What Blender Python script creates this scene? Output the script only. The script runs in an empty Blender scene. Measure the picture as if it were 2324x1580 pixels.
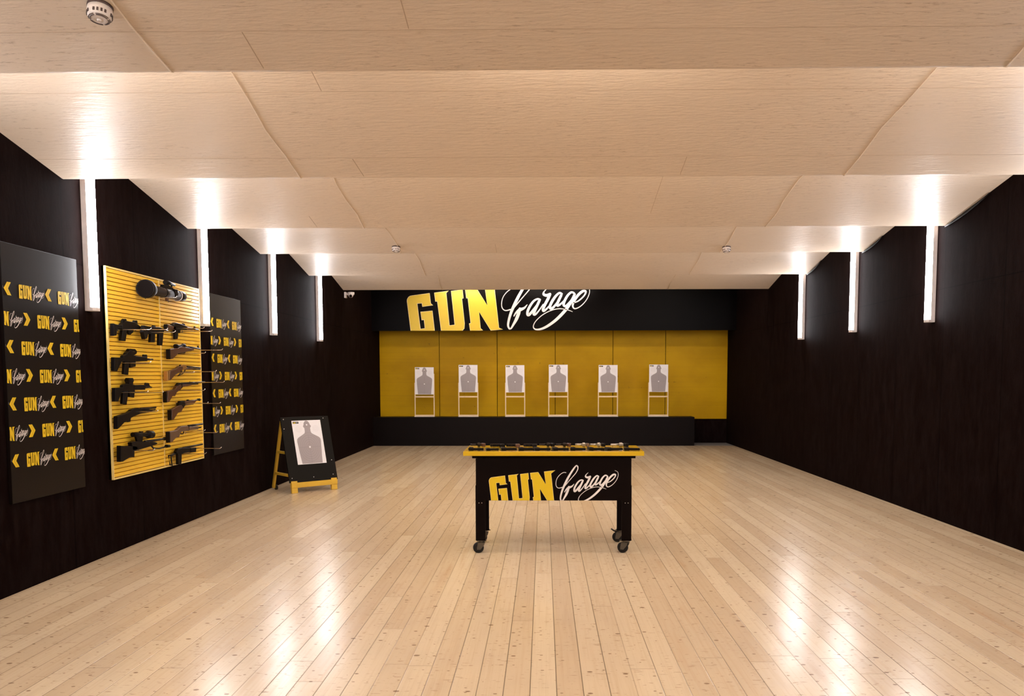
import bpy, bmesh, math, random
from mathutils import Vector, Matrix
random.seed(7)
S = bpy.context.scene
COL = S.collection
PI = math.pi

# ------------------------------------------------------------------ camera
cd = bpy.data.cameras.new('camera'); cam = bpy.data.objects.new('camera', cd); COL.objects.link(cam)
Rv = (0.9999092788626286, 0.013386442668131288, -0.0014957262820197957)
Uv = (0.00048161288171174395, 0.07544158352430215, 0.9971501068166106)
Bv = (0.013461132695656039, -0.9970603645858352, 0.07542829229481046)
cam.matrix_world = Matrix(((Rv[0], Uv[0], Bv[0], 0), (Rv[1], Uv[1], Bv[1], 0), (Rv[2], Uv[2], Bv[2], 1.55), (0, 0, 0, 1)))
cd.sensor_width = 36; cd.sensor_fit = 'HORIZONTAL'; cd.lens = 1900 / 2324 * 36
cd.shift_x = (1162 - 1207.99) / 2324; cd.shift_y = (996.76 - 790) / 2324
cd.clip_end = 100
S.camera = cam

# ------------------------------------------------------------------ world and exposure
w = bpy.data.worlds.new('world'); S.world = w; w.use_nodes = True
w.node_tree.nodes['Background'].inputs[0].default_value = (1, .9, .8, 1)
w.node_tree.nodes['Background'].inputs[1].default_value = 0.0
S.view_settings.view_transform = 'Standard'; S.view_settings.look = 'None'
S.view_settings.exposure = 1.46; S.view_settings.gamma = 1; S.view_settings.use_curve_mapping = False
LAMP = 25.0            # strength of the tube diffusers
LAMPC = (.97, .96, 1.0)
WARMC = (1.0, .92, .82)
SLOT = 12.0            # strength of the added unseen tubes that light the sign

# ------------------------------------------------------------------ materials
class NT:
    def __init__(s, name):
        s.m = bpy.data.materials.new(name); s.m.use_nodes = True
        s.t = s.m.node_tree; s.b = s.t.nodes['Principled BSDF']
    def n(s, typ, **kw):
        x = s.t.nodes.new(typ)
        for k, v in kw.items(): setattr(x, k, v)
        return x
    def l(s, a, b): s.t.links.new(a, b)
    def val(s, sock, v):
        if hasattr(v, 'is_linked') or isinstance(v, bpy.types.NodeSocket): s.l(v, sock)
        else: sock.default_value = v
    def math(s, op, a, b=0.0, c=0.0, clamp=False):
        x = s.n('ShaderNodeMath', operation=op); x.use_clamp = clamp
        for i, v in enumerate((a, b, c)): s.val(x.inputs[i], v)
        return x.outputs[0]
    def mix(s, f, a, b):
        x = s.n('ShaderNodeMix', data_type='RGBA'); s.val(x.inputs[0], f)
        for i, v in ((6, a), (7, b)):
            if isinstance(v, tuple): x.inputs[i].default_value = v + (1,) if len(v) == 3 else v
            else: s.l(v, x.inputs[i])
        return x.outputs[2]
    def pos(s):
        g = s.n('ShaderNodeNewGeometry'); x = s.n('ShaderNodeSeparateXYZ'); s.l(g.outputs['Position'], x.inputs[0])
        return g.outputs['Position'], x.outputs[0], x.outputs[1], x.outputs[2]
    def vec(s, a, b, c):
        x = s.n('ShaderNodeCombineXYZ')
        for i, v in enumerate((a, b, c)): s.val(x.inputs[i], v)
        return x.outputs[0]
    def noise(s, v, scale, detail=4, rough=.55):
        x = s.n('ShaderNodeTexNoise'); s.l(v, x.inputs['Vector']); x.inputs['Scale'].default_value = scale
        x.inputs['Detail'].default_value = detail; x.inputs['Roughness'].default_value = rough
        return x.outputs[0]
    def scl(s, v, sc):
        x = s.n('ShaderNodeVectorMath', operation='MULTIPLY'); s.l(v, x.inputs[0]); x.inputs[1].default_value = sc
        return x.outputs[0]
    def ramp(s, f, a, b):   # smooth 0..1 between a and b
        x = s.n('ShaderNodeMapRange'); x.interpolation_type = 'SMOOTHSTEP'; s.val(x.inputs[0], f)
        x.inputs[1].default_value = a; x.inputs[2].default_value = b
        return x.outputs[0]
    def bump(s, h, strength, dist=.01):
        x = s.n('ShaderNodeBump'); s.l(h, x.inputs['Height']); x.inputs['Strength'].default_value = strength
        x.inputs['Distance'].default_value = dist; s.l(x.outputs[0], s.b.inputs['Normal'])
    def col(s, v):
        if isinstance(v, tuple): s.b.inputs['Base Color'].default_value = v + (1,)
        else: s.l(v, s.b.inputs['Base Color'])

def plain(name, c, rough=.5, metal=0.0, var=.12, scale=18, spec=.5):
    t = NT(name); p, x, y, z = t.pos()
    f = t.noise(p, scale, 3)
    lo = tuple(k * (1 - var) for k in c); hi = tuple(min(1, k * (1 + var)) for k in c)
    t.col(t.mix(f, lo, hi)); t.b.inputs['Roughness'].default_value = rough
    t.b.inputs['Metallic'].default_value = metal; t.b.inputs['Specular IOR Level'].default_value = spec
    return t.m
def emit(name, c, s):
    t = NT(name); t.b.inputs['Base Color'].default_value = (.9, .9, .9, 1)
    t.b.inputs['Emission Color'].default_value = c + (1,); t.b.inputs['Emission Strength'].default_value = s
    return t.m

def floor_mat():
    t = NT('pine_planks'); p, x, y, z = t.pos(); W = .1318
    u = t.math('DIVIDE', t.math('SUBTRACT', x, .0645), W)
    idx = t.math('FLOOR', u); fr = t.math('FRACT', u)
    wn = t.n('ShaderNodeTexWhiteNoise', noise_dimensions='1D'); t.l(idx, wn.inputs['W']); r1 = wn.outputs[0]
    L = 3.6
    v = t.math('ADD', t.math('DIVIDE', y, L), t.math('MULTIPLY', r1, 7.3))
    j = t.math('FLOOR', v); fv = t.math('FRACT', v)
    wn2 = t.n('ShaderNodeTexWhiteNoise', noise_dimensions='2D'); t.l(t.vec(idx, j, 0), wn2.inputs['Vector']); r2 = wn2.outputs[0]
    # gaps: each seam has its own darkness
    e = t.math('MULTIPLY', t.math('SUBTRACT', .5, t.math('ABSOLUTE', t.math('SUBTRACT', fr, .5))), W)
    gapx = t.math('SUBTRACT', 1.0, t.ramp(e, .0010, .0034))
    wn3 = t.n('ShaderNodeTexWhiteNoise', noise_dimensions='1D'); t.l(t.math('ADD', t.math('ROUND', u), .37), wn3.inputs['W'])
    gapx = t.math('MULTIPLY', gapx, t.math('MULTIPLY_ADD', wn3.outputs[0], .65, .35))
    e2 = t.math('MULTIPLY', t.math('SUBTRACT', .5, t.math('ABSOLUTE', t.math('SUBTRACT', fv, .5))), L)
    gapy = t.math('MULTIPLY', t.math('SUBTRACT', 1.0, t.ramp(e2, .001, .004)), .55)
    gap = t.math('MAXIMUM', gapx, gapy)
    # grain stretched along the plank, shifted per board
    gv = t.vec(t.math('MULTIPLY', x, 55.0), t.math('MULTIPLY_ADD', y, 1.3, t.math('MULTIPLY', r2, 61.0)), t.math('MULTIPLY', r2, 17.0))
    g = t.noise(gv, 1.0, 5, .6)
    a = (.55, .37, .225); b = (.72, .53, .36)
    c = t.mix(r2, (.61, .46, .305), (.72, .575, .40))
    c = t.mix(t.math('MULTIPLY', t.ramp(g, .42, .75), .22), c, (.42, .25, .13))
    warm = t.ramp(t.noise(t.vec(t.math('MULTIPLY', x, 5.0), t.math('MULTIPLY_ADD', y, .7, t.math('MULTIPLY', r2, 40.0)), r2), 1.0, 2), .60, .80)
    c = t.mix(t.math('MULTIPLY', warm, t.math('MULTIPLY_ADD', g, .5, .02)), c, (.50, .27, .12))
    # soft grey wear, and short dark checks lying across the boards
    sm = t.ramp(t.noise(t.vec(t.math('MULTIPLY', x, 2.2), t.math('MULTIPLY', y, 3.0), 0.0), 1.0, 4, .6), .35, .95)
    c = t.mix(t.math('MULTIPLY', sm, .20), c, (.42, .31, .24))
    ck = t.ramp(t.noise(t.vec(t.math('MULTIPLY', x, 17.0), t.math('MULTIPLY', y, 70.0), r2), 1.0, 3, .55), .63, .70)
    c = t.mix(t.math('MULTIPLY', ck, .6), c, (.26, .14, .075))
    # knots: small ovals, two sizes
    for sc, off, lo, amt, big in ((6.0, 3.1, .50, .75, .08), (10.0, 9.7, .55, .65, .08)):
        vo = t.n('ShaderNodeTexVoronoi'); t.l(t.vec(t.math('ADD', t.math('MULTIPLY', x, .85), off), t.math('MULTIPLY', y, 1.2), off), vo.inputs['Vector'])
        vo.inputs['Scale'].default_value = sc; vo.voronoi_dimensions = '2D'
        sp = t.n('ShaderNodeSeparateColor'); t.l(vo.outputs['Color'], sp.inputs[0])
        rad = t.math('MULTIPLY_ADD', sp.outputs[0], big, .012)
        kn = t.math('SUBTRACT', 1.0, t.ramp(t.math('SUBTRACT', vo.outputs['Distance'], rad), -.02, .008))
        kn = t.math('MULTIPLY', kn, t.ramp(sp.outputs[1], lo, lo + .06))
        c = t.mix(t.math('MULTIPLY', kn, amt), c, (.15, .065, .028))
    c = t.mix(t.math('MULTIPLY', gap, .8), c, (.07, .035, .015))
    t.col(c)
    ro = t.math('MULTIPLY_ADD', t.noise(t.scl(p, (6, 2, 1)), 1.4, 4), .10, .19)
    t.l(t.math('MINIMUM', .262, t.math('ADD', ro, t.math('MULTIPLY', sm, .05))), t.b.inputs['Roughness'])
    t.b.inputs['Specular IOR Level'].default_value = .5
    h = t.math('SUBTRACT', t.math('MULTIPLY', g, .12), gap)
    h = t.math('ADD', h, t.math('MULTIPLY', t.noise(t.scl(p, (9, 3, 1)), 1.0, 2), .9))
    t.bump(h, .36, .0028)
    return t.m

def ceiling_mat():
    t = NT('painted_chipboard'); p, x, y, z = t.pos()
    c0 = t.mix(t.noise(t.scl(p, (.5, .6, .6)), 1.0, 3), (.65, .525, .405), (.71, .58, .455))
    fl = t.ramp(t.noise(t.vec(t.math('MULTIPLY', x, 13.0), t.math('MULTIPLY', y, 62.0), t.math('MULTIPLY', z, 62.0)), 1.0, 4, .7), .565, .69)
    pat = t.ramp(t.noise(t.scl(p, (1.1, 1.4, 1.4)), 1.0, 3), .35, .65)
    c0 = t.mix(t.math('MULTIPLY', t.math('MULTIPLY', fl, pat), .60), c0, (.30, .185, .11))
    t.col(c0)
    t.l(t.math('MULTIPLY_ADD', t.noise(t.scl(p, (3, 8, 8)), 1.0, 3), .18, .33), t.b.inputs['Roughness'])
    t.b.inputs['Specular IOR Level'].default_value = .32
    h = t.noise(t.vec(t.math('MULTIPLY', x, 9.0), t.math('MULTIPLY', y, 42.0), t.math('MULTIPLY', z, 42.0)), 1.0, 4, .6)
    t.bump(h, .8, .006)
    return t.m

def wall_mat():
    t = NT('black_painted_boards'); p, x, y, z = t.pos()
    n1 = t.noise(t.vec(t.math('MULTIPLY', x, 11.0), t.math('MULTIPLY', y, 11.0), t.math('MULTIPLY', z, 3.2)), 1.0, 5, .7)
    n2 = t.noise(t.scl(p, (6, 30, 12)), 1.0, 4, .7)
    c = t.mix(t.ramp(n1, .25, .80), (.0050, .0016, .0012), (.0120, .0072, .0068))
    c = t.mix(t.math('MULTIPLY', t.ramp(n2, .55, .75), .5), c, (.005, .002, .0016))
    def seam(coord, off, per, wdt):
        f = t.math('FRACT', t.math('DIVIDE', t.math('SUBTRACT', coord, off), per))
        e = t.math('MULTIPLY', t.math('SUBTRACT', .5, t.math('ABSOLUTE', t.math('SUBTRACT', f, .5))), per)
        return t.math('SUBTRACT', 1.0, t.ramp(e, wdt * .3, wdt))
    s = t.math('MAXIMUM', seam(t.math('ADD', y, t.math('MULTIPLY', x, 0.0)), 6.63, 1.165, .010), seam(z, 2.46, 2.46, .008))
    c = t.mix(t.math('MULTIPLY', s, .8), c, (.002, .001, .001))
    t.col(c)
    t.l(t.math('MULTIPLY_ADD', n1, .2, .68), t.b.inputs['Roughness'])
    t.b.inputs['Specular IOR Level'].default_value = .015
    t.bump(n2, .35, .004)
    return t.m

def yellow_board_mat():
    t = NT('yellow_painted_sheet'); p, x, y, z = t.pos()
    c = t.mix(t.ramp(t.noise(t.scl(p, (.9, .9, 1.3)), 1.0, 4), .3, .7), (.44, .24, .0012), (.56, .32, .0025))
    sp_ = t.ramp(t.noise(t.scl(p, (9, 9, 9)), 1.0, 2, .5), .70, .76)
    c = t.mix(t.math('MULTIPLY', sp_, .55), c, (.20, .10, .01))
    lines = t.math('MULTIPLY', t.ramp(t.noise(t.vec(t.math('MULTIPLY', x, .25), 0.0, t.math('MULTIPLY', z, 26.0)), 1.0, 2), .5, .7), .13)
    c = t.mix(lines, c, (.28, .15, .01))
    t.col(c); t.b.inputs['Roughness'].default_value = .45; t.b.inputs['Specular IOR Level'].default_value = .10
    t.bump(t.noise(t.scl(p, (1.2, 1, .8)), 1.0, 2), .25, .03)
    return t.m

M = dict(
    floor=floor_mat(), ceil=ceiling_mat(), wall=wall_mat(), yboard=yellow_board_mat(),
    black=plain('black_polymer', (.0035, .0017, .0014), .45, spec=.14), steel=plain('dark_gun_steel', (.028, .020, .017), .3, .7),
    chrome=plain('bright_wire', (.62, .55, .50), .25, .9), brass=plain('brass', (.40, .21, .06), .38, .6),
    wood=plain('walnut_stock', (.070, .024, .009), .38, 0, .45, 30), tan=plain('tan_stock', (.12, .065, .032), .5, 0, .15),
    silver=plain('silver_metal', (.50, .45, .40), .28, .85), apron=plain('black_lacquer', (.0035, .0012, .001), .4, 0, .1, 4, .10),
    fascia=plain('black_satin_board', (.0016, .0006, .0005), .4, 0, .1, 3, .05),
    sign=plain('charcoal_sign_board', (.0052, .0026, .0019), .36, 0, .1, 2, .16),
    yellow=plain('yellow_print', (.72, .49, .008), .42, 0, .04), cream=plain('cream_edge', (.86, .68, .35), .5, 0, .04),
    white=plain('white_print', (.78, .72, .71), .45, 0, .03), slat=plain('yellow_slat_board', (.90, .555, .038), .42, 0, .06, 5),
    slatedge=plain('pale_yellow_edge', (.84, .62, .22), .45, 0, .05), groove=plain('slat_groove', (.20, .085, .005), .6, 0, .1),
    ytable=plain('yellow_table_board', (.64, .40, .012), .22, 0, .05, 6, .8), ywood=plain('yellow_painted_timber', (.66, .40, .035), .5, 0, .12, 9),
    lath=plain('pale_pine_lath', (.80, .60, .36), .55, 0, .1, 12), paper=plain('white_paper', (.78, .76, .80), .7, 0, .02, 3),
    sil=plain('grey_ink', (.34, .30, .315), .7, 0, .02, 3), ink=plain('pale_ink', (.60, .58, .60), .7, 0, .02),
    darkink=plain('dark_ink', (.24, .21, .22), .7), blackink=plain('black_ink', (.012, .010, .010), .6),
    housing=plain('white_lamp_housing', (.62, .56, .55), .45), plastic=plain('white_plastic', (.70, .62, .58), .42, 0, .03),
    dark=plain('dark_slot', (.004, .0022, .002), .7, spec=.06), tyre=plain('black_rubber', (.007, .005, .0045), .55, spec=.3),
    zinc=plain('grey_caster_steel', (.12, .10, .075), .42, .5), cable=plain('painted_cable', (.76, .62, .48), .5, 0, .03),
    concrete=plain('grey_concrete', (.17, .165, .17), .75, 0, .15, 8), olive=plain('olive_tube', (.022, .014, .010), .42, 0, .2, 18, .3),
    boardgreen=plain('black_rubber_board', (.005, .0032, .0015), .6, 0, .15, spec=.15), bolt=plain('bolt_head', (.5, .46, .42), .35, .6),
    slotshade=plain('slot_shade', (.075, .045, .04), .7), lamp=emit('lamp_diffuser', LAMPC, LAMP), added_sign_lamp=emit('added_sign_lamp_glow', WARMC, SLOT), added_near_lamp=emit('added_near_lamp_glow', WARMC, 15.0), added_mid_lamp=emit('added_mid_lamp_glow', WARMC, 6.5), added_far_lamp=emit('added_far_lamp_glow', WARMC, 11.0), brown=plain('brown_grip', (.085, .03, .012), .4, 0, .3, 40),  # slot lamp materials give the glow of added, unseen tubes
)

M['ytable'].node_tree.nodes['Principled BSDF'].inputs['Coat Weight'].default_value = 1.0

# ------------------------------------------------------------------ helpers
def tag(o, label=None, cat=None, group=None, kind=None):
    if label: o['label'] = label
    if cat: o['category'] = cat
    if group: o['group'] = group
    if kind: o['kind'] = kind
    return o
def thing(name, loc, label, cat, rz=0.0, group=None):
    o = bpy.data.objects.new(name, None); COL.objects.link(o); o.empty_display_size = .05
    o.location = loc; o.rotation_euler = (0, 0, rz)
    return tag(o, label, cat, group)

class MB:
    def __init__(s): s.bm = bmesh.new(); s.off = Vector((0, 0, 0))
    def V(s, p): return s.bm.verts.new(Vector(p) - s.off)
    def face(s, pts):
        try: return s.bm.faces.new([s.V(p) for p in pts])
        except ValueError: return None
    def hexa(s, lo, hi, M4=None):
        x0, y0, z0 = lo; x1, y1, z1 = hi
        P = [(x0, y0, z0), (x1, y0, z0), (x1, y1, z0), (x0, y1, z0), (x0, y0, z1), (x1, y0, z1), (x1, y1, z1), (x0, y1, z1)]
        if M4: P = [M4 @ Vector(p) for p in P]
        vs = [s.V(p) for p in P]
        for f in ((0, 3, 2, 1), (4, 5, 6, 7), (0, 1, 5, 4), (1, 2, 6, 5), (2, 3, 7, 6), (3, 0, 4, 7)): s.bm.faces.new([vs[i] for i in f])
        return s
    def beam(s, a, b, w, h, up=(0, 0, 1)):   # box from a to b
        a, b = Vector(a), Vector(b); d = b - a; L = d.length; y = d.normalized(); x = y.cross(Vector(up))
        if x.length < 1e-4: x = Vector((1, 0, 0))
        x.normalize(); z = x.cross(y)
        m = Matrix((x, y, z)).transposed().to_4x4(); m.translation = a
        return s.hexa((-w / 2, 0, -h / 2), (w / 2, L, h / 2), m)
    def tube(s, pts, r, n=10, cap=True):
        pts = [Vector(p) for p in pts]; rings = []
        for i, p in enumerate(pts):
            d = (pts[min(i + 1, len(pts) - 1)] - pts[max(i - 1, 0)]).normalized()
            u = d.cross(Vector((0, 0, 1)))
            if u.length < 1e-3: u = d.cross(Vector((1, 0, 0)))
            u.normalize(); v = d.cross(u); rr = r[i] if isinstance(r, (list, tuple)) else r
            rings.append([s.V(p + (u * math.cos(2 * PI * k / n) + v * math.sin(2 * PI * k / n)) * rr) for k in range(n)])
        for A, B_ in zip(rings, rings[1:]):
            for k in range(n):
                f = s.bm.faces.new((A[k], A[(k + 1) % n], B_[(k + 1) % n], B_[k])); f.smooth = True
        if cap: s.bm.faces.new(rings[0][::-1]); s.bm.faces.new(rings[-1])
        return s
    def lathe(s, c, prof, axis=(0, 0, 1), n=24):  # prof: (r, t) along axis
        ax = Vector(axis).normalized(); u = ax.cross(Vector((1, 0, 0)))
        if u.length < .1: u = ax.cross(Vector((0, 1, 0)))
        u.normalize(); v = ax.cross(u); c = Vector(c); rings = []
        for r, t in prof:
            r = max(r, 1e-4)
            rings.append([s.V(c + ax * t + (u * math.cos(2 * PI * k / n) + v * math.sin(2 * PI * k / n)) * r) for k in range(n)])
        for A, B_ in zip(rings, rings[1:]):
            for k in range(n): f = s.bm.faces.new((A[k], A[(k + 1) % n], B_[(k + 1) % n], B_[k])); f.smooth = True
        s.bm.faces.new(rings[0][::-1]); s.bm.faces.new(rings[-1])
        return s
    def prism(s, poly, fn, t0, t1, bev=0.0):   # poly (a,b); fn(a,b,t)->point ; between t0 and t1 with chamfered rims
        n = len(poly); ar = sum(poly[i][0] * poly[(i + 1) % n][1] - poly[(i + 1) % n][0] * poly[i][1] for i in range(n))
        if ar < 0: poly = poly[::-1]
        ins = []
        for i in range(n):
            a, b, c = Vector(poly[i - 1]), Vector(poly[i]), Vector(poly[(i + 1) % n])
            d1 = (b - a).normalized() if (b - a).length > 1e-7 else Vector((1, 0)); d2 = (c - b).normalized() if (c - b).length > 1e-7 else d1
            m = Vector((-d1.y - d2.y, d1.x + d2.x)); m = m.normalized() if m.length > 1e-4 else Vector((0, 0))
            ins.append(b + m * bev)
        sg = 1 if t1 > t0 else -1
        loops = [(ins, t0), (poly, t0 + sg * bev), (poly, t1 - sg * bev), (ins, t1)] if bev else [(poly, t0), (poly, t1)]
        R_ = [[s.V(fn(q[0], q[1], t)) for q in lp] for lp, t in loops]
        for A, B_ in zip(R_, R_[1:]):
            for k in range(n): s.bm.faces.new((A[k], A[(k + 1) % n], B_[(k + 1) % n], B_[k]))
        s.bm.faces.new(R_[0][::-1]); s.bm.faces.new(R_[-1])
        return s
    def clip(s, co, no):   # remove what lies on the side the normal points to
        s.bm.normal_update()
        bmesh.ops.triangulate(s.bm, faces=[f for f in s.bm.faces if len(f.verts) > 4])
        bmesh.ops.bisect_plane(s.bm, geom=s.bm.verts[:] + s.bm.edges[:] + s.bm.faces[:], plane_co=Vector(co) - s.off, plane_no=Vector(no), clear_outer=True)
        return s
    def build(s, name, mat, parent=None, loc=None, norm=True, bevel=0.0, label=None):
        if norm: bmesh.ops.recalc_face_normals(s.bm, faces=s.bm.faces[:])
        me = bpy.data.meshes.new(name); s.bm.to_mesh(me); s.bm.free()
        me.materials.append(M[mat] if isinstance(mat, str) else mat)
        o = bpy.data.objects.new(name, me); COL.objects.link(o)
        if parent: o.parent = parent
        if loc: o.location = loc
        if bevel:
            b = o.modifiers.new('bevel', 'BEVEL'); b.width = bevel; b.segments = 2; b.limit_method = 'ANGLE'
        if label: o['label'] = label
        return o
def mb(off=(0, 0, 0)):
    m = MB(); m.off = Vector(off); return m
def children(o): return [c for c in list(bpy.data.objects) if c.parent == o]
def copy_tree(o, parent=None):
    c = o.copy(); COL.objects.link(c); c.parent = parent
    for ch in children(o): copy_tree(ch, c)
    return c
XL, XR = -3.78, 4.22
# ================================================================== SETTING
YN = -4.2; YB = 19.35
tag(mb().hexa((XL, YN, -.1), (XR, 18.52, 0)).build('floor', 'floor'), 'pale pine plank floor running to the target end', 'floor', kind='structure')
tag(mb().hexa((XL, 18.52, -.1), (XR, YB, 0)).build('floor', 'concrete'), 'grey concrete strip of floor beside the black ledge', 'floor', kind='structure')
tag(mb().hexa((XL - .15, YN, -.1), (XL, YB + .15, 4)).build('wall_left', 'wall'), 'black painted board wall carrying the gun display', 'wall', kind='structure')
tag(mb().hexa((XR, YN, -.1), (XR + .15, YB + .15, 4)).build('wall_right', 'wall'), 'bare black painted board wall on the right', 'wall', kind='structure')
tag(mb().hexa((XL, YB, -.1), (XR, YB + .15, 4)).build('wall_back', 'wall'), 'black wall behind the yellow target boards', 'wall', kind='structure')
tag(mb().hexa((XL, YN - .15, -.1), (XR, YN, 4)).build('wall_near', 'wall'), 'black wall behind the viewer', 'wall', kind='structure')
ENDS = [(-2.66, 3.1), (-.33, 3.1), (2.05, 3.1), (4.38, 3.105), (6.66, 3.10), (8.98, 3.115), (11.27, 3.178), (13.6, 3.166), (15.92, 3.17)]
STARTS = [3.54, 3.54, 3.55, 3.55, 3.54, 3.54, 3.54, 3.60, 3.63]
def baffle_z(k, y):
    y0 = ENDS[k - 1][0] + .02 if k else YN; z0 = STARTS[k]; y1, z1 = ENDS[k]
    return z0 + (z1 - z0) * (y - y0) / (y1 - y0)
for k, (ye, ze) in enumerate(ENDS):
    ys = ENDS[k - 1][0] + .02 if k else YN
    zs = STARTS[k]; zn = STARTS[k + 1] if k + 1 < len(ENDS) else 3.8
    m = mb()
    prof = [(ys, zs), (ye, ze), (ye + .018, ze), (ye + .018, zn + .05), (ye, zn + .05), (ye, ze + .04), (ys, zs + .04)]
    m.prism(prof, lambda a, b, t: (t, a, b), XL, XR)
    tag(m.build('ceiling', 'ceil'), 'sloping beige chipboard ceiling baffle', 'ceiling', kind='structure')
tag(mb().hexa((XL, 15.94, 3.8), (XR, YB, 3.85)).build('ceiling', 'ceil'), 'flat ceiling above the target bay', 'ceiling', kind='structure')
tag(mb().hexa((XL, YN, 4.0), (XR, YB, 4.1)).build('ceiling', 'wall'), 'roof above the ceiling baffles', 'ceiling', kind='structure')
# hairline joints between the ceiling sheets
m = mb()
def joint(k, xa, ya, xb, yb, w=.0035):
    za, zb = baffle_z(k, ya) - .0006, baffle_z(k, yb) - .0006
    m.beam((xa, ya, za), (xb, yb, zb), w, .0012)
for k, y in ((3, 4.05), (4, 5.42), (4, 6.33)): joint(k, XL, y, XR, y, .0015)
joint(3, -.64, 2.4, -.63, 4.04); joint(4, -1.40, 4.5, -1.40, 5.41); joint(4, 1.06, 6.34, 1.06, 6.64); joint(5, 1.08, 7.7, 1.08, 8.6, .003)
joint(4, -1.42, 6.35, -1.40, 6.64); joint(5, -2.39, 8.65, -2.39, 8.96); joint(6, -.62, 10.9, -.62, 11.25); joint(3, -1.42, 4.06, -1.42, 4.36)
tag(m.build('trim_1', plain('joint_line', (.46, .33, .23), .8)), 'thin joints between the ceiling sheets', 'trim', kind='structure')

# ================================================================== TARGET BAY
seams = [XL, -2.398, -1.066, .269, 1.593, 2.797, XR]
wh = ['leftmost yellow board of the far wall, beside the black left wall', 'second yellow board of the far wall from the left, behind the second target',
      'third yellow board of the far wall, behind the third target from the left', 'yellow board of the far wall right of the centre seam, behind the fourth and fifth targets',
      'fifth yellow board of the far wall from the left, behind the rightmost target', 'wide rightmost yellow board of the far wall reaching below the black ledge top']
for i in range(6):
    a, b = seams[i], seams[i + 1]
    m = mb().hexa((a + .006, YB - .03 - (.004 if i % 2 else 0), .555), (b - .006, YB - .002, 3.0))
    tag(m.build('yellow_wall_board', 'yboard', bevel=.003), wh[i], 'board', 'yellow boards of the far wall')
m = mb().hexa((XL, 18.51, 0), (3.333, 18.53, .637)).hexa((3.313, 18.53, 0), (3.333, 19.0, .637))
led = thing('target_ledge', (-.2, 18.51, 0), 'long low black ledge under the yellow boards carrying the target stands', 'ledge')
o = m.build('front_panel', 'apron', led); o.location = (.2, -18.51, 0)
o = mb().hexa((XL, 18.53, .60), (3.313, 19.0, .6365)).build('top_board', 'apron', led); o.location = (.2, -18.51, 0)

# ------------------------------------------------------------------ the logo (flat lettering cut from outlines, u right, v down)
GL = [[(195, 345), (199, 324), (212, 303), (230, 291), (250, 287), (440, 262), (452, 372), (476, 392), (360, 408), (355, 371), (307, 375), (338, 643), (384, 637), (375, 548), (351, 551), (339, 461), (468, 449), (496, 715), (480, 728), (250, 750), (240, 735)],
      [(488, 258), (610, 243), (643, 237), (618, 262), (650, 606), (703, 600), (668, 240), (792, 224), (801, 319), (785, 322), (812, 585), (808, 640), (785, 668), (700, 690), (600, 700), (572, 690), (557, 660), (519, 351), (499, 353)],
      [(818, 222), (940, 210), (1054, 395), (1028, 202), (1165, 187), (1199, 182), (1135, 232), (1179, 633), (1220, 651), (1090, 664), (966, 462), (982, 637), (1008, 662), (870, 670), (858, 587), (874, 583), (846, 318), (830, 320)]]
SCRIPT = [
 # (width, points) hand-lettered strokes
 ([10, 9, 8, 8, 9, 10, 14], [(1358, 218), (1315, 218), (1262, 255), (1222, 310), (1207, 375), (1215, 425), (1248, 450), (1300, 440)]),
 ([14, 14, 20, 26, 30, 32, 30, 26, 22, 18], [(1538, 150), (1527, 115), (1508, 118), (1470, 165), (1425, 235), (1385, 305), (1345, 385), (1310, 465), (1285, 545), (1275, 610), (1290, 645)]),
 ([16, 14, 12, 10, 10, 12], [(1536, 125), (1536, 165), (1505, 225), (1450, 290), (1390, 360), (1335, 425)]),
 ([16, 16, 24, 34, 36, 26], [(1284, 640), (1305, 642), (1335, 595), (1365, 540), (1388, 480), (1402, 430)]),
 ([6, 22, 34, 26, 16, 10], [(1480, 388), (1450, 422), (1415, 438), (1385, 450), (1355, 480), (1338, 510)]),
 ([18, 20, 26, 28, 28, 22, 18], [(1618, 335), (1590, 328), (1550, 350), (1512, 400), (1486, 455), (1485, 495), (1505, 492), (1545, 445), (1590, 385), (1615, 345)]),
 ([26, 28, 28, 24, 14, 10], [(1608, 350), (1585, 400), (1560, 455), (1550, 490), (1570, 490), (1610, 445), (1650, 385)]),
 ([5, 12, 26, 30, 26], [(1692, 218), (1660, 250), (1655, 278), (1685, 290), (1722, 278)]),
 ([30, 30, 28, 26, 20, 10], [(1722, 278), (1700, 330), (1668, 390), (1648, 440), (1658, 455), (1690, 430), (1720, 395)]),
 ([18, 22, 28, 28, 26, 20, 16], [(1850, 275), (1822, 265), (1782, 300), (1742, 360), (1722, 410), (1735, 432), (1770, 405), (1815, 345), (1845, 290)]),
 ([26, 28, 26, 20, 10], [(1842, 290), (1820, 335), (1800, 380), (1806, 400), (1845, 375), (1880, 335)]),
 ([18, 22, 26, 26, 22, 18, 16], [(1980, 268), (1950, 258), (1912, 290), (1880, 345), (1868, 390), (1888, 405), (1925, 372), (1965, 320), (1985, 280)]),
 ([24, 30, 32, 32, 30, 26, 22, 14, 10, 8, 8, 9, 9, 8, 5], [(1985, 280), (1955, 345), (1905, 425), (1840, 500), (1770, 565), (1690, 620), (1620, 650), (1565, 650), (1545, 620), (1570, 565), (1640, 500), (1730, 452), (1820, 432), (1900, 442), (1962, 464)]),
 ([10, 14, 16, 22, 28, 28, 22, 14, 10, 8, 8, 7, 5], [(1965, 372), (2025, 350), (2085, 295), (2103, 252), (2075, 245), (2025, 285), (1980, 350), (1965, 405), (1990, 432), (2050, 405), (2110, 340), (2142, 265), (2135, 210), (2092, 184)]),
]
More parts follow.
